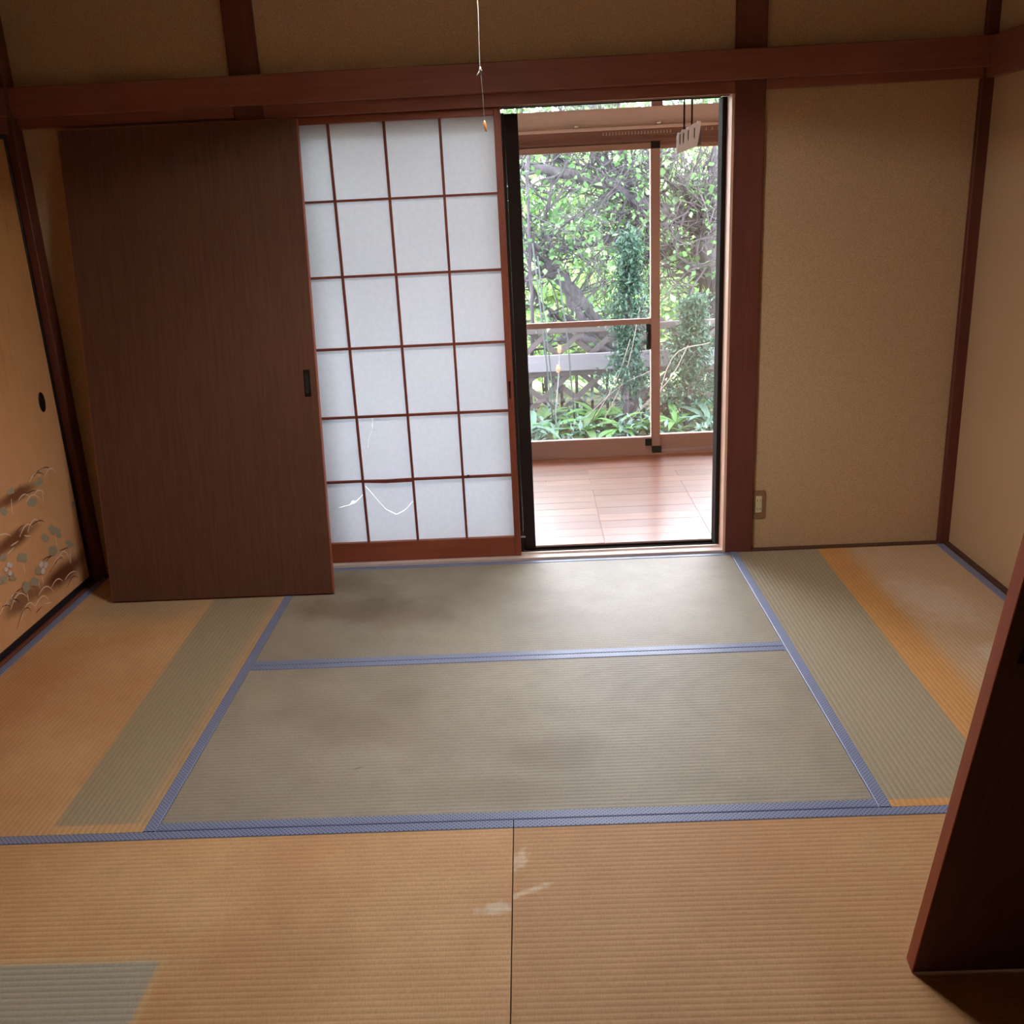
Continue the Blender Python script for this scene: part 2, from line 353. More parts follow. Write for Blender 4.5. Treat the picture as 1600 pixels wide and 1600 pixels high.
# ------------------------------------------------------------------ shoji (door_1)
sh = tag(empty('door_1', (1.345, .05, 0)), 'sliding shoji screen with torn white paper panes and reddish grid', kind='structure')
def L(o): o.location = (-1.345, -.05, 0); return o
yA, yB = .036, .066
L(B(1.750, 1.776, yA, yB, .006, 1.757, .002).build('stile', W_SHOJI, sh)); L(B(.915, .934, yA, yB, .006, 1.757, .002).build('stile', W_SHOJI, sh))
L(B(.934, 1.750, yA, yB, .006, .095, .002).build('bottom_rail', W_SHOJIX, sh)); L(B(.934, 1.750, yA, yB, 1.730, 1.757, .002).build('top_rail', W_SHOJIX, sh))
XS = [.934, 1.138, 1.345, 1.551, 1.750]; ZS = [.095, .361, .630, .905, 1.181, 1.459, 1.730]
for i, xx in enumerate(XS[1:4]): L(B(xx-.0045, xx+.0045, .038, .052, .095, 1.730).build('muntin', W_KUMI, sh))
for j, zz in enumerate(ZS[1:6]):
    for i in range(4):
        if j == 0 and i == 1:  # the warped, sagging bar
            a, b = XS[1]+.0045, XS[2]-.0045
            L(MB().prism([(a, zz-.004), (a+.09, zz-.009), (b, zz-.008), (b, zz+.006), (a+.09, zz+.004), (a, zz+.006)], 'y', .032, .046).build('muntin', W_KUMI, sh))
        else: L(B(XS[i]+(.0045 if i else 0), XS[i+1]-(.0045 if i < 3 else 0), .038, .052, zz-.0045, zz+.0045).build('muntin', W_KUMI, sh))
PY = .0535
def poly_pane(polys):
    m_ = MB()
    for p in polys: m_.add([(a, PY, b) for a, b in p], [tuple(range(len(p)))])
    return m_
def pz(u, v_):  # a point of the paper plane
    p = at(u, v_, PY); return (p.x, p.z)
def zpt(a, b): return pz(440+a*420/1600, 500+b*420/1600)
for j in range(6):
    for i in range(4):
        a, b, z0, z1 = XS[i], XS[i+1], ZS[j], ZS[j+1]
        polys = [[(a, z0), (b, z0), (b, z1), (a, z1)]]
        if j == 0 and i == 1:
            cr = [(a, zpt(490, 975)[1]), zpt(515, 1005), zpt(575, 1075), zpt(620, 1125), zpt(685, 1157), zpt(735, 1130), (b, zpt(790, 1068)[1])]
            g = [.001, .003, .0022, .002, .003, .003, .001]
            polys = [[(a, z0), (b, z0)]+[(p[0], p[1]-q*.5) for p, q in zip(cr[::-1], g[::-1])], [(p[0], p[1]+q*.5) for p, q in zip(cr, g)]+[(b, z1), (a, z1)]]
        if j == 0 and i == 0:
            cr = [(a, zpt(300, 1130)[1]), zpt(330, 1120), zpt(405, 1100), zpt(425, 1088), zpt(440, 1083), zpt(470, 1055), (b, zpt(492, 1025)[1])]
            up = [.0, .0004, .001, .011, .004, .001, .0008]; dn = [0, .0004, .001, .004, .003, .001, .0008]
            polys = [[(a, z0), (b, z0)]+[(p[0], p[1]-q) for p, q in zip(cr[::-1], dn[::-1])], [(p[0], p[1]+q) for p, q in zip(cr, up)]+[(b, z1), (a, z1)]]
        if j == 1 and i == 1:
            cr = [(zpt(545, 600)[0], z1), zpt(540, 650), zpt(520, 700), zpt(514, 760), zpt(512, 800), (a, zpt(495, 900)[1])]
            g = [.001, .0026, .0018, .0012, .0006, .0003]
            polys = [[(a, z1)]+[(p[0]-q*.5, p[1]) for p, q in zip(cr, g)], [(b, z1)]+[(p[0]+q*.5, p[1]) for p, q in zip(cr, g)]+[(a, z0), (b, z0)]]
            polys[0] = polys[0][::-1]
        L(poly_pane(polys).build('paper_pane', PAPER, sh))
L(B(1.757, 1.765, .0345, .0365, .68, .75).build('finger_pull', METAL_D, sh))
L(B(1.57, 1.578, .033, .039, .366, .371).build('paper_scrap', BLACK, sh))

# ------------------------------------------------------------------ inner bronze sash (frame + two stacked leaves)
fr = tag(empty('window_1', (1.77, .125, 0)), 'dark bronze aluminium frame lining the outer side of the opening', kind='structure')
def L2(o): o.location = (-1.77, -.125, 0); return o
L2(MB().box(2.596, 2.622, .092, .17, -.02, 1.757).box(2.600, 2.606, .088, .094, -.02, 1.757).build('jamb', DARK_AL, fr)); L2(B(.918, .944, .092, .17, -.02, 1.757).build('jamb', DARK_AL, fr))
L2(MB().box(.944, 2.596, .092, .17, 1.762, 1.80).box(.944, 2.596, .125, .130, 1.756, 1.762).build('head', DARK_AL, fr))
L2(MB().box(.944, 2.596, .088, .175, -.05, -.006).box(.944, 2.596, .107, .110, -.006, .004).box(.944, 2.596, .145, .148, -.006, .004).build('sill', DARK_AL, fr))
for k, (xa, xb, ya, yb) in enumerate(((.93, 1.788, .094, .120), (.96, 1.838, .134, .160))):
    lf = tag(empty(('door_2', 'door_3')[k], ((xa+xb)/2, (ya+yb)/2, 0)), ('bronze framed glass sliding leaf just behind the shoji', 'bronze framed glass sliding leaf behind the other, dark stile showing beside the shoji')[k], kind='structure')
    def L3(o): o.location = (-(xa+xb)/2, -(ya+yb)/2, 0); return o
    L3(MB().box(xb-.05, xb, ya, yb, .0, 1.740, .002).box(xb-.05, xb-.044, ya-.003, ya, .09, 1.70).build('stile', DARK_AL, lf)); L3(B(xa, xa+.045, ya, yb, .0, 1.740, .002).build('stile', DARK_AL, lf))
    L3(B(xa+.045, xb-.05, ya, yb, .0, .075).build('bottom_rail', DARK_AL, lf)); L3(B(xa+.045, xb-.05, ya, yb, 1.70, 1.740).build('top_rail', DARK_AL, lf))
    L3(B(xa+.045, xb-.05, (ya+yb)/2-.002, (ya+yb)/2+.002, .075, 1.70).build('glass_pane', GLASS, lf))
    if k == 0: L3(B(xb-.014, xb+.008, ya-.006, ya, .07, .078).build('metal_clip', CHROME, lf))

# ------------------------------------------------------------------ leaning doors
def make_door(label):
    r = empty('sliding_door_panel'); tag(r, label, 'door')
    B(-.4345, .4345, -.0148, .0148, .002, 1.760).build('panel', W_DOOR, r)
    for s in (-1, 1): B(min(s*.4345, s*.4375), max(s*.4345, s*.4375), -.015, .015, 0, 1.762, .001).build('edge_band', W_EDGE, r)
    B(-.4345, .4345, -.0145, .0145, 1.759, 1.762).build('top_edge', W_EDGE, r); B(-.4345, .4345, -.0138, .0138, 0, .003).build('bottom_edge', W_EDGE, r)
    for s in (-1, 1):   # flush pulls on both faces by the same edge
        q = s*.0147
        m_ = MB(); y0, y1 = sorted((q, q+s*.0022))
        xa, xb, za, zb = .388, .412, .765, .865
        for a, b, c_, d_ in ((xa, xb, za, za+.012), (xa, xb, zb-.012, zb), (xa, xa+.006, za, zb), (xb-.006, xb, za, zb)): m_.box(a, b, y0, y1, c_, d_, .0008)
        p = m_.build('flush_pull', METAL_D, r); p['label'] = 'dark metal flush pull'
        B(xa+.006, xb-.006, min(q, q+s*.0006), max(q, q+s*.0006), za+.012, zb-.012).build('pull_recess', BLACK, p)
    return r
def dup(root):
    c = root.copy(); COL.objects.link(c)
    for ch in root.children:
        d = ch.copy(); COL.objects.link(d); d.parent = c
        for g in ch.children:
            e = g.copy(); COL.objects.link(e); e.parent = d
    return c
T1 = math.atan2(.26, 1.745); d1 = make_door('brown wood-grain sliding door leaning on the back wall, covering the shoji edge')
d1['group'] = 'removed wooden doors'
d1.location = (.605, -.29+.015*math.cos(T1), .0055); d1.rotation_euler = (-T1, 0, 0)
T2 = math.atan2(.245, 1.0); d2 = dup(d1); d2['label'] = 'dark brown sliding door leaning towards the viewer at the right edge'
d2.location = (2.522+.4375, -2.262, .0045); d2.rotation_euler = (-T2, 0, math.pi)

# ------------------------------------------------------------------ painted fusuma doors on the left
t = NT('gold_painted_paper'); x, y, z = t.sep(t.obj())
v = t.obj(); nz = t.noise(v, 9, 4, .6); grain = t.noise(t.mapp(v, (1, 60, 400)), 1, 2)
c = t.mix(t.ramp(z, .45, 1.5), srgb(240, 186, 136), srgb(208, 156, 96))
c = t.mix(t.math('MULTIPLY', t.ramp(nz, .4, .75), .2), c, srgb(186, 128, 72)); c = t.mix(t.math('MULTIPLY', grain, .15), c, srgb(180, 120, 66))
def zf(a, b): 
    p = atx(a/5.714, 720+b/5.714, -.018); return p.y, p.z
for (a, b, rx, rz, rot, k) in ((130, 318, .24, .034, 0, .85), (120, 710, .24, .042, 0, .9), (560, 1010, .27, .06, .0, .97), (200, 1250, .18, .05, 0, .7)):
    q = zf(a, b); c = t.mix(t.math('MULTIPLY', t.blob(y, z, q[0], q[1], rx, rz, -rot, nz, .35), k), c, srgb(112, 58, 32))
wv = t.noise(t.mapp(v, (1, 26, 1.1)), 1.0, 3, .6, .8)
tw = t.math('MULTIPLY', t.ramp(t.math('ABSOLUTE', t.math('SUBTRACT', wv, .5)), .0, .012, 1, 0), t.ramp(z, .75, .95))
c = t.mix(t.math('MULTIPLY', tw, .35), c, srgb(130, 84, 46))
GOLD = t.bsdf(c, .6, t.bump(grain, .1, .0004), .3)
INK_L = plain('pale_ink', srgb(255, 232, 210), .7); INK_D = plain('brown_ink', srgb(84, 40, 24), .7)
INK_G = plain('grey_green_ink', srgb(186, 174, 146), .7); INK_W = plain('white_ink', srgb(238, 230, 226), .7)
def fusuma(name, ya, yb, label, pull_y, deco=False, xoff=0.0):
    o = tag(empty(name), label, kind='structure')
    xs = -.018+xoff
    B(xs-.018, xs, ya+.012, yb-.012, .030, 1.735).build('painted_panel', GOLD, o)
    for a, b in ((ya, ya+.014), (yb-.014, yb)): B(xs-.022, xs+.006, a, b, .008, 1.748, .002).build('stile', BLACK_LAC, o)
    B(xs-.022, xs+.006, ya+.014, yb-.014, .008, .032, .002).build('bottom_rail', BLACK_LAC, o); B(xs-.022, xs+.006, ya+.014, yb-.014, 1.726, 1.748, .002).build('top_rail', BLACK_LAC, o)
    # oval dish pull
    m_ = MB(); N = 28; rings = [(1.0, .0), (1.0, .0035), (.82, .004), (.74, .001), (.0, -.001)]
    vs = []; fs = []
    for rr, h in rings[:-1]:
        for k in range(N): a = 2*math.pi*k/N; vs.append((xs+h, pull_y+.022*rr*math.cos(a), .786+.038*rr*math.sin(a)))
    vs.append((xs+.0006, pull_y, .786))
    for r_ in range(3): fs += [(r_*N+k, r_*N+(k+1) % N, (r_+1)*N+(k+1) % N, (r_+1)*N+k) for k in range(N)]
    fs += [(3*N+k, 3*N+(k+1) % N, 4*N) for k in range(N)]
    m_.add(vs, fs); pl = m_.build('oval_pull', plain('black_iron', srgb(40, 34, 32), .35, .5), o, True); pl['label'] = 'black oval finger pull'
    if deco:
        xd = xs+.0004; DC = [0.0]
        def arc(pts, wd):
            P = [zf(*p) for p in pts]; res = []
            for i in range(13):
                s = i/12; # quadratic through apex
                c0 = [2*P[1][q]-.5*(P[0][q]+P[2][q]) for q in (0, 1)]
                res.append([(1-s)**2*P[0][q]+2*s*(1-s)*c0[q]+s*s*P[2][q] for q in (0, 1)])
            vs = []; fs = []
            for i, p in enumerate(res):
                n_ = res[min(i+1, 12)]; m0 = res[max(i-1, 0)]; dy, dz = n_[0]-m0[0], n_[1]-m0[1]; l = math.hypot(dy, dz) or 1
                ww = wd*(.35+.65*math.sin(math.pi*min(1, (i+2)/14))); vs += [(xd, p[0]-dz/l*ww, p[1]+dy/l*ww), (xd, p[0]+dz/l*ww, p[1]-dy/l*ww)]
            fs = [(2*i, 2*i+1, 2*i+3, 2*i+2) for i in range(12)]
            return vs, fs
        lt = MB()
        for p in (((262,190),(310,118),(360,145)), ((400,140),(445,68),(498,105)), ((330,120),(375,72),(420,75)), ((165,350),(215,300),(265,320)), ((235,370),(290,305),(345,335)), ((310,300),(350,262),(405,300)),
                  ((175,680),(235,572),(290,595)), ((245,640),(300,528),(355,560)), ((-60,720),(20,655),(95,670)), ((460,970),(525,855),(570,865)), ((510,910),(572,808),(630,915)), ((460,1130),(510,1058),(560,1075)),
                  ((345,1200),(410,1122),(480,1170)), ((315,1300),(380,1208),(435,1250)), ((190,1420),(250,1275),(320,1310)), ((95,1330),(165,1190),(250,1225)), ((60,1300),(120,1195),(170,1180)), ((0,1370),(80,1244),(140,1265)),
                  ((215,665),(245,672),(272,668)), ((95,760),(135,735),(165,715)), ((65,830),(100,800),(125,770)), ((580,1060),(630,1000),(680,990)), ((375,260),(380,310),(385,365)), ((100,340),(105,410),(112,480)), ((340,1040),(348,1090),(355,1140)), ((375,1030),(380,1060),(388,1100)), ((210,910),(216,960),(225,1005)), ((495,680),(502,720),(508,760)), ((400,1275),(430,1270),(460,1262)), ((240,1180),(250,1220),(255,1260)), ((625,790),(628,850),(630,915))):
            lt.add(*arc(p, .0026))
        lt.build('painted_grass', INK_L, o)['label'] = 'thin pale painted grass arcs'
        dk = MB()
        for p in (((130,660),(185,590),(215,578)), ((330,100),(395,62),(440,65)), ((215,305),(280,272),(320,265)), ((380,890),(430,858),(490,845)), ((530,805),(585,782),(620,775)), ((20,1305),(55,1290),(90,1300)), ((150,1500),(220,1325),(280,1350)), ((600,1130),(650,1037),(700,1050)), ((265,590),(340,537),(395,545)), ((440,1000),(520,880),(560,880)), ((410,900),(445,858),(470,850)), ((300,140),(345,105),(390,130)), ((90,1260),(150,1170),(205,1140)), ((320,1360),(345,1330),(375,1300)), ((110,1240),(150,1240),(180,1280))):
            dk.add(*arc(p, .0018))
        dk.build('painted_grass', INK_D, o)['label'] = 'thin dark brown painted grass arcs'
        def petals(mb, cx, cy_, r, n, rot, el=.55):
            for k in range(n):
                a = rot+2*math.pi*k/n; vs = []
                for i in range(9):
                    b = 2*math.pi*i/9; lx, ly = r*.55+r*.5*math.cos(b), r*el*.62*math.sin(b)
                    vs.append((cx+lx*math.cos(a)-ly*math.sin(a), cy_+lx*math.sin(a)+ly*math.cos(a)))
                DC[0] += 2.5e-5; mb.add([(xd+DC[0], *zf(*p)) for p in vs], [tuple(range(9))])
        lv = MB()
        for i, (a, b) in enumerate(((355,195),(90,280),(40,450),(290,370),(665,385),(470,610),(520,660),(400,700),(615,740),(470,800),(190,865),(15,870),(345,975),(230,1110),(295,1090),(110,1040),(30,1050),(230,1150),(-20,1060))):
            [petals(lv, a+random.uniform(-14, 14), b+random.uniform(-14, 14), random.uniform(24, 44), random.choice((2, 3, 3)), random.uniform(0, 6), random.uniform(.7, 1.2)) for _ in range(3)]
        lv.build('painted_leaves', INK_G, o)['label'] = 'grey green painted leaf clusters'
        wf = MB()
        xd += .0006
        for a, b in ((40,965),(58,922),(80,930),(76,1000)): petals(wf, a-12, b, 32, 1, .3, 1.2)
        for a, b in ((352,922),(392,925),(368,980)): petals(wf, a-14, b, 38, 1, .2, 1.3)
        wf.build('painted_flowers', INK_W, o)['label'] = 'small white painted flowers'
    return o
fusuma('door_4', -.955, -.047, 'gold painted sliding door with grasses and white flowers', -.162, True)
fusuma('door_5', -1.84, -.935, 'gold painted sliding door, second along the left wall', -1.72, False, -.03)
fusuma('door_6', -2.70, -1.82, 'gold painted sliding door, nearest along the left wall', -1.95, False)

# ------------------------------------------------------------------ wall outlet
ot = tag(empty('wall_outlet', (2.760, .022, .199)), 'beige wall outlet plate with ivory double socket beside the post', 'outlet')
pm = MB(); wd, ht = .0245, .058; pp = []
for cx, cz, a0 in ((wd-.006, ht-.006, 0), (-wd+.002, ht-.002, 90), (-wd+.002, -ht+.002, 180), (wd-.006, -ht+.006, 270)):
    r_ = .006 if cx > 0 else .002
    for k in range(5): a = math.radians(a0+22.5*k); pp.append((cx+r_*math.cos(a), cz+r_*math.sin(a)))
pm.prism(pp, 'y', -.007, .002); pm.build('cover_plate', PLATE, ot)
sk = B(-.0125, .0125, -.0095, -.004, -.035, .035, .001).build('socket', IVORY, ot); sk.location.x = -.002
for cz in (.017, -.019):
    for cx, hh in ((-.006, .0042), (.006, .0038)):
        s_ = B(cx-.0011, cx+.0011, -.0100, -.0085, cz-hh, cz+hh).build('socket_slot', BLACK, sk)

# ------------------------------------------------------------------ light pull cord
pc = tag(empty('pull_cord', (1.762, -1.3, 1.60)), 'thin white pull cord with knot and wooden toggle hanging from the ceiling', 'cord')
CORD = plain('cord_white', srgb(120, 116, 112), .7); TOG = wood('toggle_wood', srgb(190, 120, 70), srgb(214, 146, 92), 'z', .4)
MB().tube([(-.006, 0, .53), (-.005, 0, .51), (-.004, 0, .5), (-.001, .001, .25), (-.004, 0, .13), (-.003, 0, .124)], .0008, 6).build('cord', CORD, pc)
MB().tube([(-.003, 0, .124), (-.001, 0, .08), (0, 0, .03), (.0005, 0, .012)], .0005, 5).build('thin_cord', CORD, pc)
MB().tube([(-.003, 0, .131), (-.003, -.001, .124), (-.004, 0, .117)], [.0016, .0028, .0014], 8).tube([(-.003, 0, .125), (-.009, -.001, .116), (-.012, -.001, .112)], [.0012, .0014, .0018], 6).tube([(-.003, 0, .125), (.001, -.001, .122)], [.001, .0014], 6).build('knot', CORD, pc, True)
MB().tube([(0, 0, .014), (.0003, 0, .011), (.0012, 0, .003), (.0026, 0, -.006), (.0033, 0, -.0095), (.0034, 0, -.0105)], [.0012, .0028, .0036, .0030, .0022, .0012], 10).build('toggle', TOG, pc, True)
# pendant lamp above the frame: its shade keeps the light off the upper walls
lp = tag(empty('pendant_lamp', (1.76, -1.3, ZC)), 'lit ceiling pendant lamp with round shade, just above the picture, cord hanging from it', 'lamp')
t = NT('opal_shade'); t.t.links.new(t.n('MixShader', {0: .6, 1: t.n('BsdfDiffuse', {'Color': t.mix(t.noise(t.obj(), 8), (.8, .79, .76), (.74, .73, .70))}).outputs[0], 2: t.n('BsdfTranslucent', {'Color': (.8, .79, .76)}).outputs[0]}).outputs[0], t.out.inputs[0]); SHADE = t.m
N = 40
def lathe(prof, name, mat, par, smooth=True):
    vs = [(r_*math.cos(2*math.pi*k/N), r_*math.sin(2*math.pi*k/N), z_) for r_, z_ in prof for k in range(N)]
    return MB().add(vs, [(i*N+k, i*N+(k+1) % N, (i+1)*N+(k+1) % N, (i+1)*N+k) for i in range(len(prof)-1) for k in range(N)]).build(name, mat, par, smooth)
lathe([(.03, -.26), (.03, -.275), (.16, -.29), (.235, -.36), (.25, -.445), (.253, -.445), (.239, -.356), (.163, -.284), (.03, -.26)], 'shade', SHADE, lp)
lathe([(.005, -.27), (.005, -.02), (.05, -.02), (.05, .0), (.0, .0)], 'stem', IVORY, lp)
t = NT('lamp_tube'); t.t.links.new(t.n('Emission', {0: (1, .96, .92), 1: LAMP}).outputs[0], t.out.inputs[0])
tv = []; tf = []
for i in range(36):
    for k in range(10):
        a, b_ = 2*math.pi*i/36, 2*math.pi*k/10; rr = .145+.015*math.cos(b_); tv.append((rr*math.cos(a), rr*math.sin(a), -.355+.015*math.sin(b_)))
tf = [(i*10+k, ((i+1) % 36)*10+k, ((i+1) % 36)*10+(k+1) % 10, i*10+(k+1) % 10) for i in range(36) for k in range(10)]
MB().add(tv, tf).build('ring_tube', t.m, lp, True)

# ------------------------------------------------------------------ veranda
YV = 1.66
fv = tag(empty('floor_veranda', (1.76, .175, 0)), 'glossy orange brown strip-wood veranda floor', kind='structure')
B(-2.0, 2.1, .0, 1.62, -.06, -.004).build('underfloor', plain('joint_dust', srgb(210, 160, 140), .8), fv)
def plankmat(name):
    t = NT(name); v = t.obj(); rnd = t.n('ObjectInfo').outputs['Random']
    v1 = t.mapp(t.n('VectorMath', {0: v, 1: t.n('CombineXYZ', {0: t.math('MULTIPLY', rnd, 37.0), 1: t.math('MULTIPLY', rnd, 11.0), 2: 0.0}).outputs[0]}, operation='ADD').outputs[0], (1.6, 26, 26))
    a = t.noise(v1, 2.5, 5, .6, .8)
    c = t.mix(t.ramp(a, .3, .7), srgb(146, 86, 58), srgb(176, 112, 78))
    c = t.mix(t.math('MULTIPLY', rnd, .75), c, srgb(128, 66, 40))
    return t.bsdf(c, .28, t.bump(a, .03, .0005), .5, **{'Coat Weight': .35, 'Coat Roughness': .12})
PLANK = plankmat('veranda_plank')
plank_meshes = {}
CW = .468; pw = .1
plank_meshes = {k: B(0, CW*k-.0022, 0, pw-.0008, -.004, 0, .0006).mesh('plank', PLANK) for k in (.5, 1, 1.5, 2)}
for r_ in range(15):
    k = 0.0; x_start = 2.140-1.76-CW*5
    while k < 9:
        l = random.choice((1, 1, 1, 2, .5, 1.5)) if k == int(k) else random.choice((.5, 1.5, .5))
        l = min(l, 9-k)
        link_mesh('plank', plank_meshes[l], fv, (x_start+k*CW, .003+r_*pw, -.001-random.random()*.0005)); k += l
struct('trim_16', MB().box(-.3, 3.9, 1.63, 1.78, -.06, .006).box(-.3, 3.9, 1.640, 1.643, .006, .014), BROWN_AL, 'brown aluminium sill under the veranda windows')
struct('ceiling_veranda', B(-.3, 3.9, .1, 1.8, 2.34, 2.40), W_CEIL, 'wooden ceiling of the veranda')
struct('wall_veranda_left', B(-.36, -.26, .1, 1.8, -.05, 2.4), WALL, 'plaster end wall of the veranda on the left')
struct('wall_veranda_right', B(3.86, 3.96, .1, 1.8, -.05, 2.4), WALL, 'plaster end wall of the veranda on the right')
struct('wall_veranda_inner', MB().box(-.3, .81, .10, .16, -.05, 2.4).box(2.73, 3.9, .10, .16, -.05, 2.4).box(.81, 2.73, .10, .16, 1.80, 2.4), WALL, 'plaster on the veranda side of the back wall')
# header pieces above the outer sashes
struct('trim_17', MB().box(-.3, 3.9, 1.64, 1.74, 1.765, 1.86, .002).box(-.3, 3.9, 1.610, 1.66, 1.752, 1.768, .002), wood('pinkish_header', srgb(196, 168, 162), srgb(212, 186, 180), 'x', .5, var=1.2), 'pinkish brown header board over the veranda windows')
STEP_AL = plain('brown_step_track', srgb(126, 84, 70), .45)
struct('trim_18', MB().box(-.3, 3.9, 1.625, 1.76, 1.722, 1.752).box(-.3, 3.9, 1.645, 1.76, 1.690, 1.722).box(-.3, 3.9, 1.638, 1.648, 1.700, 1.706).box(-.3, 3.9, 1.660, 1.76, 1.672, 1.690), STEP_AL, 'stepped brown aluminium head track over the veranda windows')
# brackets and clips
def sash(name, x0, x1, y0, y1, zt, mid, label, zb=.012):
    o = tag(empty(name, ((x0+x1)/2, (y0+y1)/2, 0)), label, kind='structure'); ox, oy = (x0+x1)/2, (y0+y1)/2
    def K(q): q.location = (-ox, -oy, 0); return q
    K(B(x1-.05, x1, y0, y1, zb, zt, .002).build('stile', BROWN_AL, o)); K(B(x0, x0+.05, y0, y1, zb, zt, .002).build('stile', BROWN_AL, o))
    K(B(x0+.05, x1-.05, y0, y1, zb, .098).build('bottom_rail', BROWN_AL, o)); K(B(x0+.05, x1-.05, y0, y1, zt-.03, zt).build('top_rail', BROWN_AL, o))
    ym = (y0+y1)/2
    if mid:
        K(B(x0+.05, x1-.05, y0+.004, y1-.004, .742, .772, .002).build('mid_rail', BROWN_AL, o))
        K(B(x0+.05, x1-.05, ym-.002, ym+.002, .098, .742).build('glass_pane', GLASS, o)); K(B(x0+.05, x1-.05, ym-.002, ym+.002, .772, zt-.03).build('glass_pane', GLASS, o))
    else: K(B(x0+.05, x1-.05, ym-.002, ym+.002, .098, zt-.03).build('glass_pane', GLASS, o))
    return o, K
o, K = sash('window_2', 1.26, 2.576, 1.65, 1.685, 1.684, True, 'brown sliding veranda window with a mid rail, left of the visible stile')
K(MB().box(2.528, 2.574, 1.636, 1.652, 1.655, 1.690).build('top_guide', DARK_AL, o)); K(MB().box(2.528, 2.582, 1.634, 1.650, .008, .045).box(2.490, 2.527, 1.640, 1.650, .050, .090).build('corner_block', BLACK, o))
K(MB().box(2.500, 2.527, 1.655, 1.672, .60, .74, .004).tube([(2.515, 1.655, .70), (2.507, 1.635, .69), (2.507, 1.632, .63)], [.006, .008, .006], 8).build('crescent_lock', BLACK, o))
sash('window_3', 2.53, 3.85, 1.70, 1.735, 1.684, False, 'brown sliding veranda window at the right, without mid rail')
sash('window_4', -.25, 1.30, 1.70, 1.735, 1.684, True, 'brown sliding veranda window hidden behind the shoji')
rw = tag(empty('window_5', (1.76, 1.7, 1.86)), 'narrow upper transom window over the veranda header', kind='structure')
for xx in (-2.0, -.50, .803, 2.04): B(xx-.03, xx+.03, -.03, .03, .0, .42).build('mullion', BROWN_AL, rw)
B(-2.0, 2.1, -.03, .03, .42, .48).build('top_rail', BROWN_AL, rw); B(-2.0, 2.1, -.002, .002, .0, .42).build('glass_pane', GLASS, rw)
# small spring curtains hooks under the ledge: white hook rail pieces
HOOK = plain('hook_plastic', srgb(206, 196, 190), .4)
k0 = 0
def hooks(label, us, v0, v1, n, name='curtain_hook_row'):
    r = tag(empty(name, at(us[0], v0, 1.622)), label, 'curtain hooks', 'curtain hooks on the window rail'); b = r.location.copy()
    for i in range(n):
        f = i/(n-1); p = at(us[0]+(us[1]-us[0])*f, v0+(v1-v0)*f, 1.622)-b
        MB().tube([(p.x, p.y, .004), (p.x+.004, p.y, -.004), (p.x+.002, p.y, -.010), (p.x-.003, p.y, -.006)], .0016, 5).build('hook', HOOK, r)
hooks('long row of small pale curtain hooks bunched under the window header', (942, 1047), 209, 203, 22)
hooks('few pale curtain hooks near the right end of the window header', (1103, 1122), 200, 198, 3)
B(-.012, .012, -.012, .0, -.006, .006, .002).build('bracket_clip', CHROME, None, loc=at(900, 200, 1.61)+Vector((0, .003, .004)))
c_ = bpy.data.objects['bracket_clip']; tag(c_, 'small bright metal clip on the header ledge, left', 'clip', 'clips on the header ledge')
e_ = c_.copy(); COL.objects.link(e_); e_.location = at(1029, 193, 1.61)+Vector((0, .003, .004)); e_['label'] = 'small bright metal clip on the header ledge, right'

# hanging grey rack (laundry rod bracket) on two rods
hk = tag(empty('hanging_rod_bracket', (2.59, .8, 1.66)), 'grey plastic rod bracket with four hook slots hanging from two dark rods', 'bracket')
GREYP = plain('grey_plastic', srgb(212, 206, 222), .35); GREYD = plain('grey_plastic_dark', srgb(84, 76, 90), .5); GREY_GLINT = plain('grey_plastic_highlight', srgb(226, 220, 232), .35)
for i in range(2): MB().tube([(-.022+.034*i, .008, .02), (-.022+.034*i, .008, .70)], .0042, 8).build('rod', DARK_AL, hk)
def zc(a, b): 
    p = at(1020+a*140/1600, 140+b*140/1600, .8); return (p.x-2.59, p.z-1.66)
outl = [(430, 1150), (425, 850), (450, 765), (495, 770), (520, 715), (590, 710), (610, 665), (680, 660), (700, 615), (790, 590), (800, 560), (855, 560), (860, 600), (830, 800), (790, 1010)]
MB().prism([zc(*p) for p in outl], 'y', -.003, .003).build('plate', GREYP, hk)
MB().prism([zc(*p) for p in ((795, 600), (860, 590), (865, 980), (790, 1005))], 'y', .003, .05).build('side_flange', GREYD, hk)
for i, (cx, cy_) in enumerate(((480, 885), (545, 865), (630, 815), (738, 775))):
    h = [(cx-6, cy_-85), (cx+18, cy_-100), (cx+22, cy_+50), (cx+4, cy_+110), (cx-10, cy_+60)]
    MB().prism([zc(*p) for p in h], 'y', -.0045, -.003).build('hook_slot', GREYD, hk)
    h = [(cx+18, cy_-95), (cx+34, cy_-100), (cx+34, cy_+40), (cx+16, cy_+115), (cx+10, cy_+85)]
    MB().prism([zc(*p) for p in h], 'y', -.008, -.003).build('hook', GREY_GLINT, hk)  # pale strip painted as the highlight along the slot edge

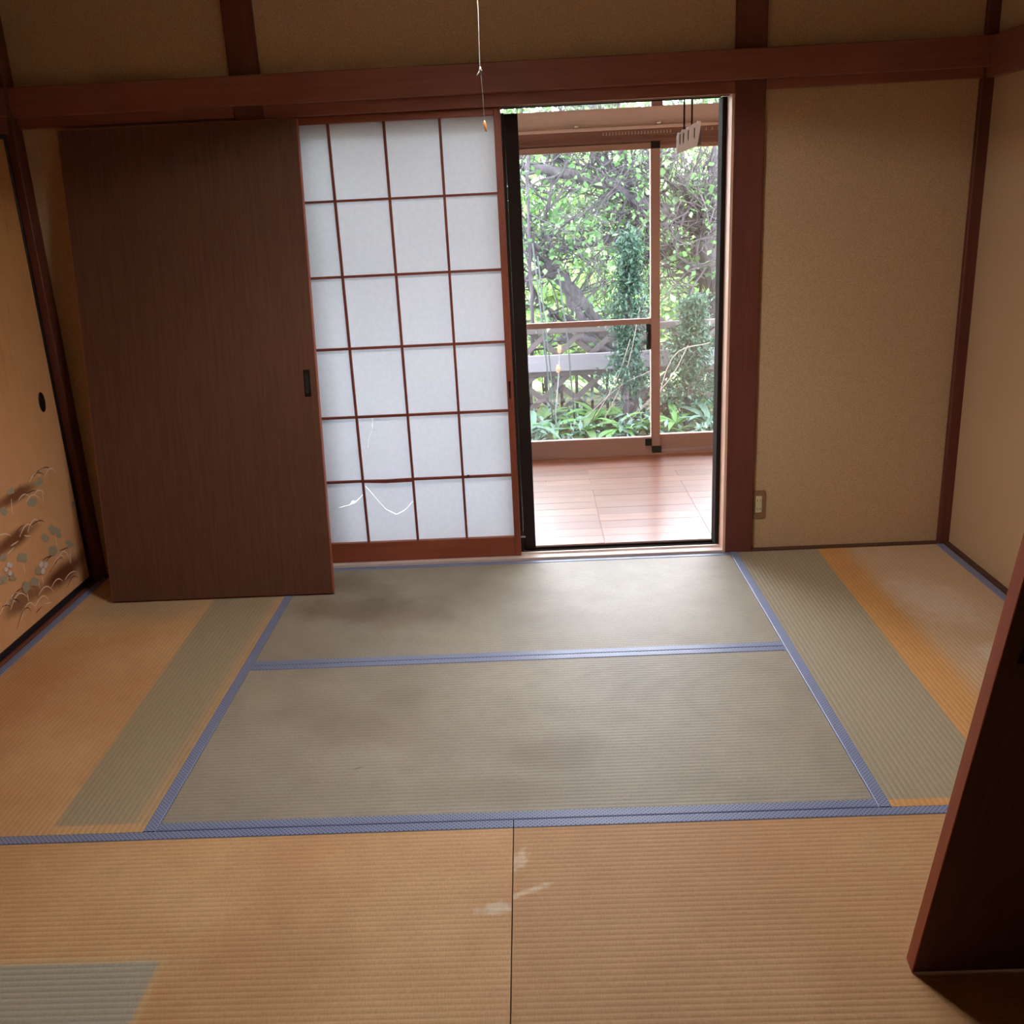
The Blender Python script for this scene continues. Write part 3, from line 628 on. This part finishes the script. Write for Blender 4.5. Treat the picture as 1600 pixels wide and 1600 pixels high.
# ------------------------------------------------------------------ garden
GZ = -.45
t = NT('garden_soil'); v = t.obj(); x, y, z = t.sep(v); n1 = t.noise(v, 6, 6, .7); n2 = t.noise(v, 45, 4, .7)
c = t.mix(t.ramp(n1, .35, .65), srgb(58, 54, 42), srgb(82, 84, 58)); c = t.mix(t.ramp(n2, .5, .7), c, srgb(104, 96, 80))
far = t.mix(t.ramp(n1, .4, .6), srgb(170, 172, 150), srgb(120, 140, 88)); c = t.mix(t.ramp(t.math('ADD', y, t.math('MULTIPLY', n1, 2.0)), 6.6, 7.6), c, far)
SOIL = t.bsdf(c, .95, t.bump(n2, .6, .02), .1)
gm = MB(); nx, ny = 40, 30; vs = []
for j in range(ny+1):
    for i in range(nx+1):
        xx = -12+28*i/nx; yy = 1.9+26*(j/ny)**1.5; vs.append((xx, yy, GZ+.04*math.sin(xx*1.7)*math.cos(yy*1.3)+max(0, yy-9)*.06))
gm.add(vs, [(j*(nx+1)+i, j*(nx+1)+i+1, (j+1)*(nx+1)+i+1, (j+1)*(nx+1)+i) for j in range(ny) for i in range(nx)])
struct('ground', gm, SOIL, 'garden soil with pale gravel farther away', smooth=True)
struct('eave', B(-.6, 4.2, 1.78, 2.35, 2.38, 2.44), W_CEIL, 'wooden eave above the veranda windows')

# lattice fence
FY = 4.4
FW = wood('weathered_fence', srgb(46, 40, 40), srgb(68, 61, 60), 'x', .8); FG = wood('grey_plank', srgb(74, 72, 78), srgb(92, 90, 94), 'x', .7, var=1.2)
fe = tag(empty('lattice_fence', (2.6, FY, GZ)), 'weathered dark wooden lattice fence behind the shrubs', 'fence')
B(-2.8, 3.4, -.03, .03, .80, .86, .004).build('top_rail', FW, fe); B(-2.8, 3.4, -.03, .03, .44, .49, .004).build('rail', FW, fe)
B(-2.8, 3.4, -.075, -.045, .49, .63, .004).build('plank', FG, fe)['label'] = 'wide grey plank'
sl = B(-.78, .78, -.006, .006, -.022, .022).mesh('lattice_slat', FW)
for s in (-1, 1):
    for i in range(21):
        cx = -2.55+.29*i; half = .60
        link_mesh('lattice_slat', sl, fe, (cx, .012*s, .37), (0, s*math.radians(41), 0))
pk = B(-.012, .012, -.010, .010, 0, .47).mesh('picket', FW)
for i in range(46): link_mesh('picket', pk, fe, (-2.75+.133*i, .16, .0), (0, 0, 0))
for xx in (-2.6, -1.2, .2, 1.6, 3.0): B(xx-.035, xx+.035, .03, .10, 0, .95, .004).build('post', FW, fe)

# garden stakes
STK = plain('green_stake', srgb(30, 44, 38), .5); ORG = plain('orange_tape', srgb(230, 96, 60), .6); GRYM = plain('galvanised', srgb(80, 86, 90), .6, .0)
def stake(pts, Y, label, r=.006, mat=STK, tape=None):
    P = [at(u, v_, Y) for u, v_ in pts]; b = P[0].copy(); b.z = GZ
    o = tag(empty('garden_stake', b), label, 'stake', 'garden stakes by the fence')
    MB().tube([Vector((P[0].x+.02, Y, GZ-.02))-b]+[p-b for p in P], r, 6).build('rod', mat, o)
    for a in (tape or []):
        q = at(*a, Y)-b; MB().tube([q+Vector((-.002, 0, -.03)), q+Vector((0, -.004, 0)), q+Vector((.002, 0, .03))], [.012, .017, .012], 7).build('tape', ORG, o)
    return o
stake([(862, 640), (843, 470), (832, 380)], 4.05, 'leftmost thin dark green stake before the fence')
stake([(868, 650), (856, 540), (840, 400)], 4.15, 'second thin dark green stake from the left before the fence')
stake([(868, 645), (872, 600), (875, 540)], 3.98, 'short stake with red-orange tape before the grey plank', .005, GRYM, [(872, 576), (874, 545)])
stake([(896, 640), (888, 540), (872, 420)], 4.2, 'dark green stake right of the orange-taped one')
stake([(852, 575), (850, 520), (848, 512)], 4.62, 'short grey metal post rising behind the fence at left', .012, GRYM)

# ---- trees
BARK = NT('bark'); t = BARK; v = t.obj(); n1 = t.noise(t.mapp(v, (14, 14, 3)), 3, 6, .7)
BARK = t.bsdf(t.mix(t.ramp(n1, .3, .7), srgb(40, 37, 40), srgb(72, 68, 72)), .9, t.bump(n1, .8, .01), .2)
def smooth_pts(P, k=6):
    P = [Vector(p) for p in P]; out = []
    Q = [P[0]*2-P[1]]+P+[P[-1]*2-P[-2]]
    for i in range(1, len(Q)-2):
        for j in range(k):
            s = j/k; a, b, c_, d = Q[i-1], Q[i], Q[i+1], Q[i+2]
            out.append(.5*((2*b)+(c_-a)*s+(2*a-5*b+4*c_-d)*s*s+(3*b-a-3*c_+d)*s**3))
    out.append(P[-1]); return out
def limb(mb, P, r0, r1, n=9):
    S = smooth_pts(P); m_ = len(S)
    S = [p+Vector((random.uniform(-1, 1), random.uniform(-1, 1), random.uniform(-1, 1)))*.006 for p in S]
    mb.tube(S, [(r0+(r1-r0)*i/(m_-1))*random.uniform(.93, 1.1) for i in range(m_)], n); return S
def twig(mb, p, d, l, r, depth, tips):
    pts = [p]; q = p.copy(); dd = d.normalized(); n = 4
    for i in range(n):
        dd = (dd+Vector((random.uniform(-1, 1), random.uniform(-1, 1), random.uniform(-.8, 1)))*.33).normalized(); q = q+dd*l/n; pts.append(q.copy())
    mb.tube(pts, [r*(1-.7*i/n) for i in range(n+1)], 4 if depth < 2 else 5, False)
    tips += pts[2:]
    if depth > 0:
        for i in range(random.randint(2, 3)):
            k = random.randint(1, n); b = (dd+Vector((random.uniform(-1, 1), random.uniform(-1, 1), random.uniform(-.6, .9)))*1.0)
            twig(mb, pts[k], b, l*random.uniform(.5, .75), r*.6, depth-1, tips)
def leaves(name, pts, n_each, size, spread, mat, parent, aspect=.6, droop=.3, jit=.45):
    P = np.array([tuple(p) for p in pts]); C_ = np.repeat(P, n_each, 0); N = len(C_)
    C_ = C_ + RNG.normal(0, spread, (N, 3)); d = RNG.normal(0, 1, (N, 3)); d[:, 2] -= droop; d /= np.linalg.norm(d, axis=1)[:, None]
    up = RNG.normal(0, .5, (N, 3)); up[:, 2] += 1; s = np.cross(d, up); s /= np.linalg.norm(s, axis=1)[:, None]+1e-9
    nn = np.cross(s, d); L_ = size*RNG.uniform(1-jit, 1+jit, (N, 1)); W2 = L_*aspect*.5
    V = np.stack([C_, C_+d*L_*.45+s*W2+nn*L_*.10, C_+d*L_, C_+d*L_*.45-s*W2+nn*L_*.10], 1).reshape(-1, 3)
    me = bpy.data.meshes.new(name); me.vertices.add(N*4); me.vertices.foreach_set('co', V.ravel().astype(np.float32))
    idx = np.arange(N)[:, None]*4; tri = np.concatenate([idx+[0, 1, 2], idx+[0, 2, 3]], 1).reshape(-1)
    me.loops.add(len(tri)); me.loops.foreach_set('vertex_index', tri.astype(np.int32)); me.polygons.add(N*2)
    me.polygons.foreach_set('loop_start', np.arange(0, N*6, 3, dtype=np.int32))
    me.update(calc_edges=True); me.materials.append(mat)
    o = bpy.data.objects.new(name, me); COL.objects.link(o)
    if parent is not None: o.parent = parent; o.location = -parent.location
    tag(o, kind='stuff'); return o
LEAF_A = leafmat('leaf_mid_green', (srgb(56, 88, 48), srgb(82, 120, 66), srgb(110, 142, 96)))
LEAF_B = leafmat('leaf_bright_yellow_green', (srgb(100, 136, 70), srgb(132, 164, 92), srgb(166, 178, 118)))
LEAF_C = leafmat('leaf_dark_conifer', (srgb(30, 54, 44), srgb(46, 74, 58), srgb(70, 98, 80)), .25)
LEAF_D = leafmat('leaf_blue_green', (srgb(46, 70, 58), srgb(68, 92, 78), srgb(96, 118, 110)), .3)

# big gnarled tree, trunk at right with limbs reaching left
TY = 5.3
t1 = tag(empty('gnarled_tree', (at(1118, 600, TY).x, TY, GZ)), 'gnarled grey tree at right, thick limb reaching left across the window', 'tree')
tb = MB(); tips = []; loc = t1.location
b = Vector((loc.x+.05, TY, GZ-.1))
S = [limb(tb, [b, at(1128, 520, TY), at(1122, 440, TY), at(1108, 385, TY), at(1106, 340, TY), at(1120, 290, TY+.1), at(1128, 200, TY+.3)], .15, .07, 11)]
S.append(limb(tb, [at(1110, 380, TY), at(1085, 350, TY), at(1040, 332, TY-.1), at(1000, 318, TY-.15), at(960, 293, TY-.2), at(900, 275, TY-.3), at(830, 262, TY-.2), at(740, 250, TY)], .075, .036))
S.append(limb(tb, [at(1104, 395, TY), at(1050, 392, TY+.1), at(1000, 372, TY+.2), at(960, 372, TY+.3), at(900, 385, TY+.4), at(840, 400, TY+.5)], .055, .03))
S.append(limb(tb, [at(1112, 440, TY), at(1080, 425, TY+.1), at(1060, 400, TY+.2), at(1010, 375, TY+.3), at(985, 358, TY+.5)], .06, .03))
S.append(limb(tb, [at(990, 312, TY-.15), at(965, 290, TY-.2), at(950, 260, TY-.1), at(930, 235, TY), at(915, 180, TY)], .05, .03))
S.append(limb(tb, [at(1100, 330, TY), at(1060, 300, TY), at(1035, 265, TY), at(1028, 235, TY)], .03, .015))
for s in S:
    for k in range(0, len(s), 2):
        for _ in range(3): twig(tb, s[k], Vector((random.uniform(-1, .6), random.uniform(-.8, .8), random.uniform(-.7, 1))), random.uniform(.35, .8), random.uniform(.009, .017), 2, tips)
for i in range(26): twig(tb, at(random.uniform(1085, 1125), random.uniform(310, 375), TY-.05), Vector((random.uniform(-1, .3), random.uniform(-1, .2), random.uniform(-.5, 1))), random.uniform(.25, .55), .013, 1, tips)
o = tb.build('branches', BARK, t1, True); o.location = -loc
random.shuffle(tips); leaves('foliage', tips[:800], 3, .06, .08, LEAF_A, t1, .75)
# left tree with diagonal double trunk
TY2 = 4.9
t2 = tag(empty('leaning_tree', (at(945, 640, TY2).x, TY2, GZ)), 'leaning grey double trunk rising to the left behind the fence', 'tree')
tb = MB(); tips2 = []; loc2 = t2.location
S = [limb(tb, [Vector((loc2.x+.25, TY2, GZ-.1)), at(990, 560, TY2), at(935, 505, TY2), at(900, 462, TY2), at(870, 428, TY2), at(838, 392, TY2), at(815, 375, TY2), at(760, 330, TY2), at(700, 250, TY2)], .07, .045, 10)]
S.append(limb(tb, [at(868, 428, TY2), at(888, 455, TY2), at(895, 478, TY2), at(915, 500, TY2-.05), at(930, 512, TY2), at(975, 560, TY2)], .045, .045))
S.append(limb(tb, [at(872, 532, TY2+.1), at(905, 528, TY2), at(940, 545, TY2), at(970, 570, TY2), at(990, 620, TY2)], .04, .06))
S.append(limb(tb, [at(825, 440, TY2+.2), at(850, 482, TY2+.2), at(885, 500, TY2+.3), at(930, 530, TY2+.3), at(960, 560, TY2+.2)], .03, .05))
S.append(limb(tb, [at(866, 425, TY2), at(860, 380, TY2), at(852, 350, TY2+.1), at(862, 290, TY2+.1), at(870, 200, TY2+.2)], .024, .012))
S.append(limb(tb, [at(880, 440, TY2), at(840, 425, TY2), at(815, 440, TY2), at(780, 450, TY2)], .03, .016))
S.append(limb(tb, [at(826, 640, TY2-.3), at(832, 500, TY2-.3), at(826, 380, TY2-.3), at(824, 230, TY2-.3)], .018, .012))
for s in S:
    for k in range(0, len(s), 2): twig(tb, s[k], Vector((random.uniform(-1, 1), random.uniform(-.8, .8), random.uniform(-.2, 1))), random.uniform(.35, .7), random.uniform(.007, .013), 2, tips2)
o = tb.build('branches', BARK, t2, True); o.location = -loc2
random.shuffle(tips2); leaves('foliage', tips2[:460], 3, .058, .08, LEAF_A, t2, .75)
# conifer shrub in front of the fence
CY = 4.02
def conifer(name, base_uv, mid, top_uv, Y, wpx, label, n, mat=LEAF_C, size=.045):
    p0, p1 = at(*base_uv, Y), at(*top_uv, Y)
    o = tag(empty(name, (p0.x, Y, GZ)), label, 'shrub'); st = MB(); pts = []
    for i in range(n):
        f = random.random()**.8; p = p0.lerp(p1, f); rr = wpx*(1-f*.75)*random.random()**.5*(.7+.3*math.sin(f*14))
        a = random.random()*6.283; pts.append(p+Vector((rr*math.cos(a), rr*.7*math.sin(a), random.uniform(-.05, .05))))
    for i in range(0, n, 7): st.tube([(p0.x+random.uniform(-.03, .03), Y, max(GZ, pts[i].z-.35)), tuple(pts[i])], [.006, .003], 4, False)
    st.tube([(p0.x, Y, GZ-.05), (p0.x, Y, p0.z), tuple(p1)], [.03, .025, .008], 6)
    s_ = st.build('stems', BARK, o); s_.location = -o.location
    leaves('foliage', pts, 16, size, .035, mat, o, .35, .0); return o
conifer('conifer_shrub', (978, 620), None, (985, 372), CY, .26, 'tall narrow dark conifer shrub before the fence', 300)
conifer('conifer_shrub', (1075, 640), None, (1085, 470), 4.1, .36, 'broad dark green shrub covering the fence at right', 330)
# broad-leaf shrubs on the far side and bright hedge beyond
def cloud(name, c, r, n, size, mat, label, group, each=7, spread=.12):
    o = tag(empty(name, (c[0], c[1], c[2]-r[2]-.02)), label, 'shrub', group); pts = []; st = MB()
    for i in range(n):
        d = Vector((random.gauss(0, 1), random.gauss(0, 1), random.gauss(0, 1))).normalized()*random.random()**.45
        pts.append(Vector((c[0]+d.x*r[0], c[1]+d.y*r[1], c[2]+d.z*r[2])))
    for i in range(0, n, 9): st.tube([(c[0]+random.uniform(-.1, .1), c[1], c[2]-r[2]-.05), tuple((pts[i]+Vector((c[0], c[1], c[2])))/2), tuple(pts[i])], [.014, .01, .004], 4, False)
    s_ = st.build('stems', BARK, o); s_.location = -o.location
    leaves('foliage', pts, each, size, spread, mat, o, .7); return o
cloud('background_shrub', (1.0, 8.2, .35), (1.3, .7, .85), 170, .12, LEAF_B, 'bright yellow green shrub far left beyond the fence', 'shrubs beyond the fence')
cloud('background_shrub', (3.0, 8.8, .25), (1.0, .7, .75), 150, .12, LEAF_B, 'bright yellow green shrub far behind the conifer', 'shrubs beyond the fence')
cloud('background_shrub', (4.7, 8.0, .5), (1.3, .8, 1.0), 190, .12, LEAF_B, 'bright yellow green shrub far right beyond the fence', 'shrubs beyond the fence')
cloud('background_shrub', (2.2, 10.5, 2.6), (3.2, .8, 1.2), 260, .16, LEAF_A, 'mid green tree crown showing at the top of the window, centre', 'shrubs beyond the fence')
cloud('background_shrub', (6.2, 10.0, 2.3), (2.2, .8, 1.7), 220, .16, LEAF_A, 'mid green tree crown far right behind the gnarled tree', 'shrubs beyond the fence')
cloud('background_shrub', (-1.4, 9.6, 2.0), (2.2, .8, 2.0), 220, .16, LEAF_A, 'mid green tree crown far left, mostly behind the shoji', 'shrubs beyond the fence')
cloud('background_shrub', (3.55, 6.2, .35), (.6, .5, .75), 110, .08, LEAF_A, 'leafy green shrub right behind the fence at right', 'shrubs beyond the fence')
cloud('background_shrub', (2.05, 5.9, .0), (.6, .4, .42), 80, .09, LEAF_B, 'light green shrub right behind the fence at left', 'shrubs beyond the fence')
for (c_, r_, m_, lb) in (((2.1, 7.2, .1), (.9, .4, .55), LEAF_B, 'low bright shrub beyond the lattice, left of centre'), ((4.0, 9.6, 1.0), (1.4, .6, 1.4), LEAF_B, 'tall light green shrub behind the gnarled tree'),
                         ((1.9, 9.4, 1.1), (1.5, .6, 1.3), LEAF_B, 'tall light green shrub seen through the leaning trunks'), ((3.2, 11.8, 2.0), (3.6, .6, 2.2), LEAF_B, 'farthest pale green tree mass filling the window top')):
    cloud('background_shrub', c_, r_, 240, .14, m_, lb, 'shrubs beyond the fence', 10, .16)
# low leafy plants in front of the fence
lm = MB(); vs = []; n = 5
for i in range(n+1):
    f = i/n; wdt = .24*math.sin(math.pi*min(1, f*.92+.05))**.8*.5; zz = .45*f-.55*f*f
    vs += [(f, -wdt, zz+.04), (f, 0, zz), (f, wdt, zz+.04)]
fs = []
for i in range(n): fs += [(3*i, 3*i+1, 3*i+4, 3*i+3), (3*i+1, 3*i+2, 3*i+5, 3*i+4)]
lm.add(vs, fs)
LM = [lm.mesh('leaf', m_, True) for m_ in (LEAF_A, LEAF_D, leafmat('leaf_plain_green', (srgb(44, 66, 38), srgb(64, 88, 50), srgb(88, 108, 70)), .35))]
def plant(u, v_, Y, k, n, ln_, label):
    p = at(u, v_, Y); p.z = max(GZ, GZ); o = tag(empty('leafy_plant', (p.x, Y, GZ)), label, 'plant', 'low plants before the fence')
    MB().tube([(0, 0, -.03), (.01, 0, .06), (0, .01, .12)], [.012, .010, .006], 6).build('stem', STK, o)
    for i in range(n):
        a = 6.283*i/n+random.uniform(-.4, .4); s = ln_*random.uniform(.7, 1.15)
        q = link_mesh('leaf', LM[k], o, (0, 0, .03+.10*random.random()), (0, random.uniform(-.5, .1), a)); q.scale = (s, s*random.uniform(.8, 1.3), s)
names = ('beside the left jamb of the view', 'under the orange-taped stake', 'left of the conifer base', 'at the conifer base', 'behind the window stile', 'right of the window stile', 'in the right corner of the view', 'against the fence foot at left', 'against the fence foot in the middle', 'against the fence foot at right')
kinds = ('pale blue green broad-leaf plant', 'green broad-leaf plant', 'light green narrow-leaf plant')
spots = [(832, 3.75, 1, .30, 10), (868, 3.8, 0, .26, 11), (915, 3.8, 2, .30, 12), (965, 3.75, 0, .24, 10), (1012, 3.8, 2, .26, 10), (1055, 3.85, 0, .26, 10), (1108, 3.85, 1, .30, 12), (850, 4.15, 2, .34, 10), (930, 4.2, 0, .34, 11), (1090, 4.25, 2, .30, 10)]
for (u, Y, k, l_, n_), nm in zip(spots, names): plant(u, 660, Y, k, n_, l_, kinds[k]+' '+nm)
gp = []
for i in range(420): gp.append(Vector((random.uniform(.2, 5.5), random.uniform(3.3, 4.9), GZ+random.uniform(.0, .16))))
leaves('ground_cover', gp, 7, .07, .06, LEAF_D, None, .4, -.6); tag(bpy.data.objects['ground_cover'], 'low mixed green ground cover in front of the fence', 'ground cover')
# dry twigs arching up before the fence
dw = tag(empty('dry_twig_bundle', (at(930, 680, 3.9).x, 3.9, GZ)), 'thin dry twigs arching up before the lattice', 'twigs')
TW = plain('dry_twig', srgb(96, 86, 78), .9)
for (a, b_, c_) in (((905, 690), (960, 600), (985, 530)), ((925, 690), (975, 590), (1000, 480)), ((880, 690), (960, 610), (1015, 580)), ((930, 675), (985, 650), (1020, 620)), ((950, 690), (1040, 600), (1075, 540)), ((1015, 620), (1050, 560), (1110, 535))):
    P = [at(*q, 3.9)-dw.location for q in (a, b_, c_)]
    P[0].z = min(P[0].z, 0.02)
    MB().tube(smooth_pts(P, 5), .0035, 5).build('twig', TW, dw)
